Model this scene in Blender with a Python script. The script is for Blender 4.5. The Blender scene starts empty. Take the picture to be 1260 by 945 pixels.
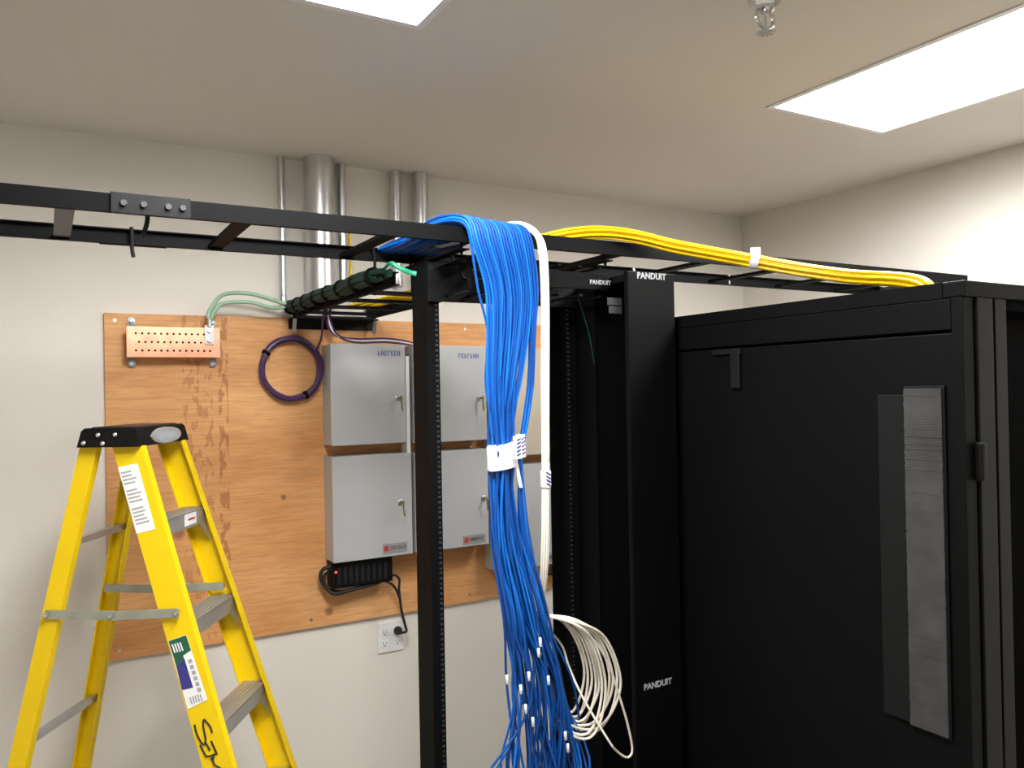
import bpy, bmesh, math, random
from mathutils import Vector, Matrix
random.seed(7)
S = bpy.context.scene
COL = S.collection

# ------------------------------------------------------------------ camera
FPX, YAW, PITCH, ROLL, ZC = 991.4, math.radians(30.19), math.radians(.417), math.radians(-1.045), 1.75
cy, sy, cp, sp = math.cos(YAW), math.sin(YAW), math.cos(PITCH), math.sin(PITCH)
FWD = Vector((sy * cp, cy * cp, sp)); r0 = Vector((cy, -sy, 0)); u0 = r0.cross(FWD)
RGT = r0 * math.cos(ROLL) + u0 * math.sin(ROLL)
UPV = -r0 * math.sin(ROLL) + u0 * math.cos(ROLL)
cam = bpy.data.cameras.new('camera'); camo = bpy.data.objects.new('camera', cam); COL.objects.link(camo)
cam.sensor_width = 36; cam.lens = FPX / 1260 * 36; cam.clip_start = .02
camo.matrix_world = Matrix(((RGT.x, UPV.x, -FWD.x, 0), (RGT.y, UPV.y, -FWD.y, 0), (RGT.z, UPV.z, -FWD.z, ZC), (0, 0, 0, 1)))
S.camera = camo

# ------------------------------------------------------------------ world, exposure
w = bpy.data.worlds.new('world'); S.world = w; w.use_nodes = True
w.node_tree.nodes['Background'].inputs[0].default_value = (.8, .85, 1, 1)
w.node_tree.nodes['Background'].inputs[1].default_value = .05
S.view_settings.view_transform = 'Standard'; S.view_settings.look = 'None'
S.view_settings.exposure = 1.0; S.view_settings.gamma = 1.0
S.view_settings.use_curve_mapping = False
LAMP, LAMP_W, LAMP_SPREAD = 5.0, 33.0, math.radians(172)

# ------------------------------------------------------------------ materials
def lin(c):
    f = lambda v: v / 12.92 if v <= .04045 else ((v + .055) / 1.055) ** 2.4
    return tuple(f(x / 255) for x in c)

def mat(name, rgb, rough=.5, metal=0, bump=0, bscale=200, var=0, vscale=6, spec=.5, emit=0):
    m = bpy.data.materials.new(name); m.use_nodes = True
    nt = m.node_tree; b = nt.nodes['Principled BSDF']
    b.inputs['Base Color'].default_value = (*rgb, 1)
    b.inputs['Roughness'].default_value = rough; b.inputs['Metallic'].default_value = metal
    b.inputs['Specular IOR Level'].default_value = spec
    tc = nt.nodes.new('ShaderNodeTexCoord')
    if var:
        n = nt.nodes.new('ShaderNodeTexNoise'); n.inputs['Scale'].default_value = vscale; n.inputs['Detail'].default_value = 5
        nt.links.new(tc.outputs['Object'], n.inputs['Vector'])
        mp = nt.nodes.new('ShaderNodeMapRange'); mp.inputs[1].default_value = .3; mp.inputs[2].default_value = .7
        mp.inputs[3].default_value = 1 - var; mp.inputs[4].default_value = 1 + var
        nt.links.new(n.outputs['Fac'], mp.inputs[0])
        mx = nt.nodes.new('ShaderNodeVectorMath'); mx.operation = 'SCALE'; mx.inputs[0].default_value = rgb
        nt.links.new(mp.outputs[0], mx.inputs['Scale']); nt.links.new(mx.outputs[0], b.inputs['Base Color'])
    if bump:
        n = nt.nodes.new('ShaderNodeTexNoise'); n.inputs['Scale'].default_value = bscale; n.inputs['Detail'].default_value = 3
        nt.links.new(tc.outputs['Object'], n.inputs['Vector'])
        bp = nt.nodes.new('ShaderNodeBump'); bp.inputs['Strength'].default_value = bump; bp.inputs['Distance'].default_value = .002
        nt.links.new(n.outputs['Fac'], bp.inputs['Height']); nt.links.new(bp.outputs[0], b.inputs['Normal'])
    if emit:
        b.inputs['Emission Color'].default_value = (*rgb, 1); b.inputs['Emission Strength'].default_value = emit
    return m

M = dict(
    wall=mat('wall_paint', (.74, .70, .63), .75, bump=.12, bscale=160, var=.015, vscale=2),
    ceil=mat('ceiling_paint', (.72, .68, .62), .85, bump=.15, bscale=120),
    floor=mat('floor_tile', (.19, .185, .175), .45, var=.08, vscale=9),
    white=mat('white_enamel', (.80, .80, .80), .4),
    lens=mat('lamp_lens', (.95, .97, 1.0), .6, emit=LAMP),
    black=mat('black_powder_coat', (0.002, 0.0021, 0.0022), .5, bump=.1, bscale=900, var=.1, spec=.1),
    black2=mat('black_satin_steel', (0.005, 0.0053, 0.0056), .5, bump=.06, bscale=900, spec=0.2),
    blackdoor=mat('black_perforated_door', (0.0012, 0.0012, 0.0013), .85, spec=0.03),
    rack=mat('black_rack_steel', (0.003, 0.0031, 0.0034), .62, bump=.05, bscale=700, spec=.08),
    rung=mat('grey_painted_rung', (.03, .03, .032), .45),
    hole=mat('dark_hole', (.002, .002, .002), .8),
    plastic=mat('black_plastic', (0.0025, 0.0025, 0.0026), .5, bump=.08, bscale=500, spec=0.2),
    rubber=mat('black_rubber', (.012, .012, .012), .7),
    brush=mat('grey_brush_bristle', (.036, .035, .033), .85, bump=.4, bscale=90, var=.28, vscale=14),
    zinc=mat('zinc_plated_steel', (.62, .63, .64), .32, 1, var=.06, vscale=20),
    emt=mat('galvanized_conduit', (.66, .67, .68), .33, 1, var=.07, vscale=14),
    chrome=mat('chrome', (.75, .75, .75), .15, 1),
    copper=mat('bare_copper', (.86, .42, .27), .36, 1, var=.16, vscale=16),
    alu=mat('mill_aluminium', (.50, .50, .50), .42, .85, var=.08, vscale=12),
    greybar=mat('dull_zinc_bar', (.36, .37, .30), .45, .6, var=.12, vscale=18),
    yellow=mat('yellow_fibreglass', (.80, .545, .001), .5, bump=.12, bscale=260, var=.03, vscale=7, spec=.3),
    blue=mat('blue_cable_jacket', (.001, .058, .28), .36),
    blue2=mat('blue_cable_jacket_highlight', (.003, .12, .48), .33),  # paler jacket mixed in; highlights on the bundle put into its colour
    ycable=mat('yellow_cable_jacket', (.90, .60, .001), .45),
    wcable=mat('white_cable_jacket', (.74, .68, .58), .42),
    gcable=mat('dark_green_cable_jacket', (.006, .034, .024), .55, spec=.15),
    gwire=mat('green_ground_wire', (.30, .46, .32), .45),
    gtail=mat('bright_green_wire', (.003, .25, .125), .4),
    purple=mat('purple_cable_jacket', (.055, .018, .085), .4),
    paper=mat('white_label_paper', (.82, .82, .80), .55),
    tape=mat('white_tape', (.80, .83, .86), .5),
    ink=mat('black_ink', (.012, .012, .012), .6),
    greyink=mat('grey_print', (.36, .36, .38), .6),
    blueink=mat('blue_print', (.05, .08, .32), .5),
    purpleink=mat('purple_blue_print', (.035, .03, .20), .5),
    greenink=mat('green_print', (.008, .10, .055), .5),
    redink=mat('red_print', (.5, .03, .03), .5),
    silver=mat('silver_lettering', (.42, .43, .44), .4),
    silverplate=mat('silver_emblem', (.56, .56, .58), .35, .7),
    box=mat('grey_enclosure_paint', (.45, .455, .455), .45, bump=.05, bscale=400),
    boxbeige=mat('beige_enclosure_paint', (.52, .46, .36), .5, bump=.05, bscale=400),
    badge=mat('badge_grey', (.30, .29, .29), .45),
    brass=mat('brass_key', (.42, .36, .20), .35, .9),
    outlet=mat('white_outlet_plastic', (.80, .79, .76), .35),
    led=mat('red_led', (1, .05, .03), .4, emit=3),
    insul=mat('blue_grey_insulator', (.22, .27, .30), .45),
    tie=mat('black_cable_tie', (.003, .003, .003), .7, spec=.05),
)

def plywood():
    m = mat('plywood_face', (.42, .20, .075), .62); nt = m.node_tree; N = nt.nodes; L = nt.links
    b = N['Principled BSDF']; tc = N.new('ShaderNodeTexCoord')
    def noise(scale, sc, detail=4):
        mp = N.new('ShaderNodeMapping'); mp.inputs['Scale'].default_value = sc; L.new(tc.outputs['Object'], mp.inputs[0])
        n = N.new('ShaderNodeTexNoise'); n.inputs['Scale'].default_value = scale; n.inputs['Detail'].default_value = detail
        L.new(mp.outputs[0], n.inputs['Vector']); return n.outputs['Fac']
    def ramp(src, stops):
        r = N.new('ShaderNodeValToRGB'); e = r.color_ramp.elements
        while len(e) < len(stops): e.new(.5)
        for k, (p, c) in enumerate(stops): e[k].position = p; e[k].color = (*c, 1)
        L.new(src, r.inputs[0]); return r.outputs[0]
    def mixc(a, bb, fac, mode='MULTIPLY'):
        x = N.new('ShaderNodeMix'); x.data_type = 'RGBA'; x.blend_type = mode
        if isinstance(fac, float): x.inputs[0].default_value = fac
        else: L.new(fac, x.inputs[0])
        L.new(a, x.inputs[6]); L.new(bb, x.inputs[7]); return x.outputs[2]
    base = ramp(noise(3.0, (.8, 1, 2.6)), [(.3, (.62, .29, .10)), (.5, (.72, .37, .145)), (.72, (.78, .43, .18))])
    grain = ramp(noise(9, (1.2, 1, 16), 6), [(.35, (.80, .76, .72)), (.6, (1, 1, 1))])
    c = mixc(base, grain, .8)
    warm = ramp(noise(1.3, (1, 1, 1), 2), [(.4, (.90, .80, .72)), (.65, (1, 1, 1))]); c = mixc(c, warm, .7)
    # printed grade stamps run down the sheet in two faint columns
    sx = N.new('ShaderNodeSeparateXYZ'); L.new(tc.outputs['Object'], sx.inputs[0])
    def band(lo, hi, out='X'):
        a = N.new('ShaderNodeMath'); a.operation = 'GREATER_THAN'; a.inputs[1].default_value = lo; L.new(sx.outputs[out], a.inputs[0])
        d = N.new('ShaderNodeMath'); d.operation = 'LESS_THAN'; d.inputs[1].default_value = hi; L.new(sx.outputs[out], d.inputs[0])
        e = N.new('ShaderNodeMath'); e.operation = 'MULTIPLY'; L.new(a.outputs[0], e.inputs[0]); L.new(d.outputs[0], e.inputs[1]); return e.outputs[0]
    def stamp(lo, hi, scale, sc, th, thr):
        nz = noise(scale, sc, 3); g = N.new('ShaderNodeMath'); g.operation = 'GREATER_THAN'; g.inputs[1].default_value = thr; L.new(nz, g.inputs[0])
        f = N.new('ShaderNodeMath'); f.operation = 'MULTIPLY'; L.new(g.outputs[0], f.inputs[0]); L.new(band(lo, hi), f.inputs[1])
        h = N.new('ShaderNodeMath'); h.operation = 'MULTIPLY'; L.new(f.outputs[0], h.inputs[0]); h.inputs[1].default_value = th; return h.outputs[0]
    dark = N.new('ShaderNodeRGB'); dark.outputs[0].default_value = (.62, .52, .44, 1)
    c = mixc(c, dark.outputs[0], stamp(.565, .60, 30, (2.4, 1, .9), .85, .50))
    c = mixc(c, dark.outputs[0], stamp(.44, .545, 20, (2.2, 1, .9), .6, .55))
    kn = N.new('ShaderNodeRGB'); kn.outputs[0].default_value = (.34, .22, .15, 1)
    for kx, kz, rad in ((.972, .883, .022), (.42, 1.25, .03), (.46, 1.05, .018), (1.75, .93, .03), (.36, 1.62, .02), (.80, 1.35, .014)):
        d = N.new('ShaderNodeVectorMath'); d.operation = 'DISTANCE'; d.inputs[1].default_value = (kx, 3.152, kz); L.new(tc.outputs['Object'], d.inputs[0])
        mr = N.new('ShaderNodeMapRange'); mr.inputs[1].default_value = rad * .4; mr.inputs[2].default_value = rad; mr.inputs[3].default_value = .8; mr.inputs[4].default_value = 0
        L.new(d.outputs['Value'], mr.inputs[0]); c = mixc(c, kn.outputs[0], mr.outputs[0])
    L.new(c, b.inputs['Base Color']); return m
M['ply'] = plywood()

# ------------------------------------------------------------------ mesh helpers
def V(*a): return Vector(a)

class MB:
    """collects shapes in world metres; build() links them as one mesh object"""
    def __init__(s): s.bm = bmesh.new()
    def box(s, x0, x1, y0, y1, z0, z1, bev=0):
        return s.obox(V((x0 + x1) / 2, (y0 + y1) / 2, (z0 + z1) / 2), V(1, 0, 0), V(0, 1, 0), V(0, 0, 1), abs(x1 - x0), abs(y1 - y0), abs(z1 - z0), bev)
    def obox(s, c, ax, ay, az, lx, ly, lz, bev=0):
        vs = []
        for i in (-.5, .5):
            for j in (-.5, .5):
                for k in (-.5, .5): vs.append(s.bm.verts.new(c + ax * (i * lx) + ay * (j * ly) + az * (k * lz)))
        fs = [s.bm.faces.new([vs[q] for q in f]) for f in ((0, 1, 3, 2), (4, 6, 7, 5), (0, 4, 5, 1), (2, 3, 7, 6), (0, 2, 6, 4), (1, 5, 7, 3))]
        if bev:
            es = {e for f in fs for e in f.edges}
            bmesh.ops.bevel(s.bm, geom=list(es), offset=bev, segments=2, affect='EDGES', profile=.6)
        return s
    def prism(s, ring, vec):
        """polygon ring (list of Vectors) swept by vec"""
        a = [s.bm.verts.new(p) for p in ring]; b = [s.bm.verts.new(p + vec) for p in ring]; n = len(ring)
        s.bm.faces.new(a); s.bm.faces.new(b[::-1])
        for i in range(n): s.bm.faces.new((a[i], b[i], b[(i + 1) % n], a[(i + 1) % n]))
        return s
    def quad(s, *ps): s.bm.faces.new([s.bm.verts.new(p) for p in ps]); return s
    def loft(s, rings, closed=True):
        R = [[s.bm.verts.new(p) for p in r] for r in rings]; n = len(R[0])
        for a, b in zip(R, R[1:]):
            for i in range(n): s.bm.faces.new((a[i], a[(i + 1) % n], b[(i + 1) % n], b[i]))
        s.bm.faces.new(R[0][::-1]); s.bm.faces.new(R[-1]); return s
    def cyl(s, p, q, r, r2=None, n=16):
        p, q = Vector(p), Vector(q); d = (q - p).normalized(); a = d.orthogonal().normalized(); b = d.cross(a); r2 = r if r2 is None else r2
        ring = lambda c, rr: [c + (a * math.cos(t) + b * math.sin(t)) * rr for t in [2 * math.pi * k / n for k in range(n)]]
        return s.loft([ring(p, r), ring(q, r2)])
    def lathe(s, p, axis, prof, n=20):
        """prof: list of (distance along axis, radius)"""
        p, d = Vector(p), Vector(axis).normalized(); a = d.orthogonal().normalized(); b = d.cross(a)
        return s.loft([[p + d * h + (a * math.cos(2 * math.pi * k / n) + b * math.sin(2 * math.pi * k / n)) * max(r, 1e-4) for k in range(n)] for h, r in prof])
    def tube(s, pts, r, n=7, smooth=6, flat=1.0):
        pts = [Vector(p) for p in pts]; P = spline(pts, smooth) if smooth > 1 else pts
        rings = []; up = None
        for i, p in enumerate(P):
            t = (P[min(i + 1, len(P) - 1)] - P[max(i - 1, 0)]).normalized()
            if up is None: up = t.orthogonal().normalized()
            up = (up - t * up.dot(t)); up = up.normalized() if up.length > 1e-6 else t.orthogonal().normalized()
            v = t.cross(up)
            rings.append([p + (up * math.cos(2 * math.pi * k / n) + v * math.sin(2 * math.pi * k / n) * flat) * r for k in range(n)])
        return s.loft(rings)
    def build(s, name, m, parent=None, smooth=False):
        bmesh.ops.recalc_face_normals(s.bm, faces=s.bm.faces[:])
        off = root_loc(parent)
        if off.length: bmesh.ops.translate(s.bm, verts=s.bm.verts[:], vec=-off)
        if smooth:
            for f in s.bm.faces: f.smooth = True
            for e in s.bm.edges:
                if len(e.link_faces) == 2 and e.calc_face_angle() > .7: e.smooth = False
        me = bpy.data.meshes.new(name); s.bm.to_mesh(me); s.bm.free()
        me.materials.append(M[m] if isinstance(m, str) else m)
        o = bpy.data.objects.new(name, me); COL.objects.link(o)
        if parent: o.parent = parent
        return o

def root_loc(o):
    v = Vector((0, 0, 0))
    while o: v = v + o.location; o = o.parent
    return v

def spline(P, k):
    out = []; n = len(P)
    for i in range(n - 1):
        p0 = P[i - 1] if i else P[0] * 2 - P[1]; p1, p2 = P[i], P[i + 1]; p3 = P[i + 2] if i + 2 < n else P[-1] * 2 - P[-2]
        for j in range(k):
            t = j / k
            out.append(.5 * (2 * p1 + (p2 - p0) * t + (2 * p0 - 5 * p1 + 4 * p2 - p3) * t * t + (3 * p1 - p0 - 3 * p2 + p3) * t ** 3))
    out.append(P[-1].copy()); return out

def tag(o, label=None, cat=None, group=None, kind=None):
    if label: o['label'] = label
    if cat: o['category'] = cat
    if group: o['group'] = group
    if kind: o['kind'] = kind
    return o

def thing(name, loc, label, cat, group=None):
    o = bpy.data.objects.new(name, None); COL.objects.link(o); o.location = loc; o.empty_display_size = .05
    return tag(o, label, cat, group)

def text(string, size, org, xd, yd, m, parent, name='lettering', depth=.0006, shear=0, align='CENTER'):
    cu = bpy.data.curves.new('t', 'FONT'); cu.body = string; cu.size = size; cu.extrude = depth; cu.align_x = align; cu.align_y = 'CENTER'; cu.shear = shear
    cu.resolution_u = 2; cu.offset = size * .028
    t = bpy.data.objects.new('t', cu); COL.objects.link(t); bpy.context.view_layer.update()
    me = bpy.data.meshes.new_from_object(t.evaluated_get(bpy.context.evaluated_depsgraph_get()))
    bpy.data.objects.remove(t); bpy.data.curves.remove(cu)
    xd, yd = Vector(xd).normalized(), Vector(yd).normalized(); zd = xd.cross(yd); o = Vector(org) - root_loc(parent)
    me.transform(Matrix(((xd.x, yd.x, zd.x, o.x), (xd.y, yd.y, zd.y, o.y), (xd.z, yd.z, zd.z, o.z), (0, 0, 0, 1))))
    me.materials.clear(); me.materials.append(M[m]); ob = bpy.data.objects.new(name, me); COL.objects.link(ob)
    if parent: ob.parent = parent
    return ob

def ray(x, y): return FWD * FPX + RGT * (x - 630) - UPV * (y - 472.5)
def on_plane(x, y, p, n):
    """where the line of sight of a photo pixel meets a real surface"""
    d = ray(x, y); c = V(0, 0, ZC); return c + d * ((Vector(p) - c).dot(n) / d.dot(n))
X_, Y_, Z_ = V(1, 0, 0), V(0, 1, 0), V(0, 0, 1)

# ------------------------------------------------------------------ the room
XL, XR, YF, YB, H = -1.3, 3.32, -1.3, 3.17, 2.675
def struct(o): o['kind'] = 'structure'; return o
struct(MB().box(XL - .1, XR + .1, YF - .1, YB + .1, -.1, 0).build('floor', 'floor'))
struct(MB().box(XL - .1, XR + .1, YB, YB + .1, 0, H + .12).build('wall_back', 'wall'))
struct(MB().box(XR, XR + .1, YF, YB, 0, H + .12).build('wall_right', 'wall'))
struct(MB().box(XL - .1, XL, YF, YB, 0, H + .12).build('wall_left', 'wall'))
struct(MB().box(XL - .1, XR + .1, YF - .1, YF, 0, H + .12).build('wall_front', 'wall'))
LIGHTS = [(.235, .66), (2.085, .66)]; LW, LL = .61, 1.22
m = MB()
xs = sorted({XL, XR, *[a for l in LIGHTS for a in (l[0], l[0] + LW)]}); ys = sorted({YF, YB, *[a for l in LIGHTS for a in (l[1], l[1] + LL)]})
for x0, x1 in zip(xs, xs[1:]):
    for y0, y1 in zip(ys, ys[1:]):
        if not any(abs(x0 - l[0]) < 1e-6 and abs(y0 - l[1]) < 1e-6 for l in LIGHTS):
            m.quad(V(x0, y0, H), V(x0, y1, H), V(x1, y1, H), V(x1, y0, H)); m.quad(V(x0, y0, H + .12), V(x1, y0, H + .12), V(x1, y1, H + .12), V(x0, y1, H + .12))
bmesh.ops.remove_doubles(m.bm, verts=m.bm.verts[:], dist=1e-5)
struct(m.build('ceiling', 'ceil'))

# ------------------------------------------------------------------ ceiling lights
LN = ['lit recessed ceiling light above the stepladder side, at the top edge of the photo', 'large lit recessed ceiling light above the black cabinet by the right wall']
for (lx, ly), lab in zip(LIGHTS, LN):
    t = thing('ceiling_light', (lx + LW / 2, ly + LL / 2, H), lab, 'light', 'recessed ceiling lights')
    f = MB(); fw = .022; e = .0015
    for a in ((lx + e, lx + fw, ly + e, ly + LL - e), (lx + LW - fw, lx + LW - e, ly + e, ly + LL - e), (lx + fw, lx + LW - fw, ly + e, ly + fw), (lx + fw, lx + LW - fw, ly + LL - fw, ly + LL - e)):
        f.box(a[0], a[1], a[2], a[3], H - .004, H + .09)
    f.box(lx + e, lx + LW - e, ly + e, ly + LL - e, H + .092, H + .10)
    f.build('frame', 'white', t)
    MB().box(lx + fw, lx + LW - fw, ly + fw, ly + LL - fw, H + .068, H + .078).build('lens', 'lens', t)
    la = bpy.data.lights.new('lamp', 'AREA'); la.shape = 'RECTANGLE'; la.size, la.size_y = LW - 2 * fw - .004, LL - 2 * fw - .004
    la.energy = LAMP_W; la.spread = LAMP_SPREAD; la.color = (1, .992, .98)
    lo = bpy.data.objects.new('lamp', la); COL.objects.link(lo); lo.parent = t; lo.location = (0, 0, .062)

# ------------------------------------------------------------------ sprinkler on the ceiling
sx_, sy_ = 1.45, 1.30
t = thing('fire_sprinkler', (sx_, sy_, H), 'chrome pendant fire sprinkler hanging from the ceiling between the two lights', 'sprinkler')
MB().lathe((sx_, sy_, H), -Z_, [(0, .050), (.004, .050), (.020, .044), (.045, .034), (.045, .016)], 24).build('escutcheon', 'chrome', t, True)
MB().lathe((sx_, sy_, H - .03), -Z_, [(0, .018), (.014, .018), (.014, .023), (.030, .023), (.030, .013), (.036, .012)], 6).build('body', 'chrome', t)
m = MB()
for sgn in (-1, 1): m.tube([(sx_ + sgn * .015, sy_, H - .06), (sx_ + sgn * .027, sy_, H - .075), (sx_ + sgn * .022, sy_, H - .092), (sx_ + sgn * .003, sy_, H - .104)], .005, 6, 4)
m.build('frame_arms', 'chrome', t, True)
MB().cyl((sx_, sy_, H - .064), (sx_, sy_, H - .100), .003, n=8).build('glass_bulb', 'silverplate', t, True)
m = MB(); m.cyl((sx_, sy_, H - .101), (sx_, sy_, H - .109), .007, n=10); m.cyl((sx_, sy_, H - .110), (sx_, sy_, H - .112), .016, n=16)
for k in range(12):
    a = 2 * math.pi * k / 12; m.obox(V(sx_ + .019 * math.cos(a), sy_ + .019 * math.sin(a), H - .1115), V(math.cos(a), math.sin(a), 0), V(-math.sin(a), math.cos(a), 0), Z_, .008, .004, .0015)
m.build('deflector', 'chrome', t)

# ------------------------------------------------------------------ plywood backboard
t = MB().box(.187, 2.63, 3.152, 3.1695, .827, 2.046).build('plywood_backboard', 'ply')
tag(t, 'fire rated plywood backboard mounted on the back wall behind the grey boxes', 'backboard')
for x in (.22, .9, 1.6, 2.3):
    for z in (.86, 1.44, 2.02): MB().cyl((x, 3.1525, z), (x, 3.1495, z), .006, n=8).build('screw', 'zinc', t)

# ------------------------------------------------------------------ conduits from the ceiling
def conduit(x, r, zb, lab):
    y = YB - r - .006; t = thing('conduit', (x, y, zb), lab, 'conduit', 'steel conduits down the back wall')
    m = MB(); n = 24
    ring = lambda z, rr: [V(x + rr * math.cos(2 * math.pi * k / n), y + rr * math.sin(2 * math.pi * k / n), z) for k in range(n)]
    m.loft([ring(H, r), ring(zb + .02, r)]); m.build('pipe', 'emt', t, True)
    MB().lathe((x, y, zb + .035), -Z_, [(0, r * 1.02), (.002, r * 1.13), (.028, r * 1.13), (.035, r * 1.02), (.035, r * .8), (.03, r * .78)], n).build('end_bushing', 'zinc', t, True)
conduit(.811, .0115, 2.10, 'thin steel conduit leftmost of the five on the back wall')
conduit(.947, .0585, 2.115, 'fattest steel conduit on the back wall, second from the left')
conduit(1.052, .0165, 2.15, 'thin steel conduit just right of the fattest conduit')
conduit(1.282, .021, 2.19, 'medium steel conduit, fourth from the left, beside the rack post top')
conduit(1.391, .032, 2.19, 'steel conduit rightmost of the five on the back wall')

# ------------------------------------------------------------------ copper busbar
t = thing('ground_busbar', (.408, 3.15, 1.94), 'copper grounding busbar with rows of holes at the top left of the plywood', 'busbar')
YBB = 3.095
bb = MB().box(.252, .564, YBB, YBB + .0064, 1.888, 1.996, .001).build('bar', 'copper', t)
m = MB()
for i in range(13):
    for j, z in enumerate((1.972, 1.942, 1.912)):
        x = .282 + i * .0205 + (.010 if j == 1 else 0)
        if x < .55: m.cyl((x, YBB - .0004, z), (x, YBB + .001, z), .0042, n=8)
m.build('holes', 'hole', bb)['kind'] = 'stuff'
for bx in (.272, .545):
    br = MB().box(bx - .012, bx + .012, 3.146, 3.1515, 1.855, 2.032).box(bx - .012, bx + .012, YBB + .0066, 3.147, 1.968, 1.990).box(bx - .012, bx + .012, YBB + .0066, 3.147, 1.895, 1.917).build('standoff_bracket', 'insul', t)
    for z in (2.02, 1.868):
        MB().lathe((bx, 3.146, z), -Y_, [(0, .013), (.003, .013), (.003, .010), (.011, .010), (.013, .006)], 6).build('bolt', 'zinc', t)
m = MB().box(.510, .542, YBB - .006, YBB - .0006, 1.935, 2.005, .001)
m.cyl((.526, YBB - .007, 2.0), (.526, YBB - .007, 2.028), .0085, n=12); m.build('lug', 'zinc', t)
m = MB()
for z in (1.95, 1.985): m.cyl((.526, YBB - .005, z), (.526, YBB - .014, z), .0085, n=6)
m.build('lug_bolts', 'zinc', t)

for k, (dz, dx) in enumerate(((0, 0), (-.032, .012))):
    m = MB(); m.tube([(.520 + dx, YBB - .009, 2.03), (.530 + dx, YBB - .011, 2.065 + dz * .3), (.575, 3.08, 2.118 + dz), (.66, 3.06, 2.124 + dz), (.74, 3.07, 2.108 + dz), (.80, 3.07, 2.092 + dz * .4), (.818, 3.03, 2.092 + dz * .25), (.821, 2.9, 2.094 + dz * .15)], .0075, 10, 8)
    o = m.build('ground_wire', 'gwire', None, True)
    tag(o, ['upper pale green ground wire arching from the copper busbar to the cable tray', 'lower pale green ground wire sagging from the copper busbar to the cable tray'][k], 'wire', 'green ground wires')

# ------------------------------------------------------------------ main ladder rack (overhead cable tray)
Z0, Z1, YN, YFAR = 2.150, 2.190, 1.93, 2.338
t = thing('cable_ladder', ((XL + XR) / 2, 2.13, Z0), 'long black overhead cable ladder spanning the room above the rack', 'cable tray')
def channel_x(x0, x1, y, z0, z1, inward, wdt=.016):
    m = MB(); th = .003
    ys_ = (y, y + inward * wdt); m.box(x0, x1, y, y + inward * th, z0, z1)
    for z in ((z0, z0 + th), (z1 - th, z1)): m.box(x0, x1, y + inward * th, y + inward * wdt, *z)
    return m
channel_x(XL + .004, XR - .004, YN, Z0, Z1, 1).build('stringer', 'rack', t)
channel_x(XL + .004, XR - .004, YFAR, Z0, Z1, -1).build('stringer', 'rack', t)
k = -4
while .05 + .37 * k < XR - .1:
    x = .045 + .3715 * k
    if x > XL + .05:
        MB().box(x - .019, x + .019, YN + .0032, YFAR - .0032, Z0 + .006, Z0 + .017, .001).build('rung', 'rung' if k == 0 else 'rack', t)
    k += 1
for y, sgn in ((YN, -1), (YFAR, 1)):
    a = MB().box(.130, .292, y + sgn * .0005, y + sgn * .005, Z0 - .002, Z1 + .003, .001); pl = a.build('splice_plate', 'black2', t)
    m = MB()
    for x in (.155, .195, .245, .275): m.cyl((x, y + sgn * .005, Z0 + .02), (x, y + sgn * .012, Z0 + .02), .007, n=6)
    m.build('splice_bolts', 'rung', pl)
MB().tube([(.205, YN + .02, Z1 + .004), (.205, YN + .022, Z0 - .005), (.200, YN + .032, Z0 - .03), (.197, YN + .05, Z0 - .038)], .005, 8, 5).build('j_bolt', 'black2', t, True)
MB().tube([(.205, YFAR - .02, Z1 + .004), (.205, YFAR - .022, Z0 - .01), (.208, YFAR - .024, Z0 - .035)], .005, 8, 5).build('j_bolt', 'black2', t, True)
for x, s_ in ((XL + .003, 1), (XR - .003, -1)):
    MB().box(x, x + s_ * .0009, YN + .004, YFAR - .004, Z0 - .012, Z1 - .003).box(x, x + s_ * .04, YN + .001, YFAR - .001, Z0 - .016, Z0 - .011).build('wall_bracket', 'rung', t)
m = MB()
for x in (1.87, 2.35): m.cyl((x, YFAR - .0005 - .0195, Z0 + .03), (x, YFAR - .026, Z0 + .03), .0055, n=6).box(x - .003, x + .003, YFAR - .0235, YFAR - .0165, Z0 + .002, Z0 + .038)
m.build('clamp_bolts', 'zinc', t)

# ------------------------------------------------------------------ branch ladder to the wall
BX0, BX1, BZ0, BZ1, BY0, BY1 = .850, 1.156, 2.048, 2.086, 2.30, 3.165
t = thing('cable_ladder', ((BX0 + BX1) / 2, BY1, BZ0), 'short black cable ladder branching back to the wall above the plywood', 'cable tray')
for x, s_ in ((BX0, 1), (BX1, -1)):
    y_ = 2.10 if s_ > 0 else BY0; m = MB(); m.box(x, x + s_ * .003, y_, BY1, BZ0, BZ1); m.box(x + s_ * .003, x + s_ * .014, y_, BY1, BZ0, BZ0 + .003); m.box(x + s_ * .003, x + s_ * .014, y_, BY1, BZ1 - .003, BZ1); m.build('stringer', 'rack', t)
for y in (2.36, 2.58, 2.80, 3.02): MB().box(BX0 + .0032, BX1 - .0032, y - .018, y + .018, BZ0 + .005, BZ0 + .015).build('rung', 'rack', t)
MB().box(BX0 - .02, BX1 + .02, 3.146, 3.166, BZ0 - .045, BZ0 - .002).box(BX0 - .02, BX1 + .02, 3.085, 3.146, BZ0 - .008, BZ0 - .002).build('wall_bracket', 'black2', t)
MB().box(BX0 - .006, BX1 + .006, 3.072, 3.082, BZ0 - .006, BZ0 + .004).build('bracket_lip', 'rung', t)
for x in (BX0 + .02, BX1 - .02):
    MB().tube([(x, BY0 + .012, BZ0 - .004), (x, BY0 + .012, BZ1 + .01), (x, BY0 + .006, Z0 + .002), (x, YFAR - .018, Z1 + .006)], .0045, 8, 4).build('hanger_bolt', 'rack', t, True)
for x in (BX0 - .008, BX1 + .012):
    MB().obox(V(x, 3.11, BZ0 - .03), V(1, 0, 0), V(0, .3, -1).normalized(), V(0, 1, .3).normalized(), .014, .06, .004).build('clip', 'zinc', t)

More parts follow.
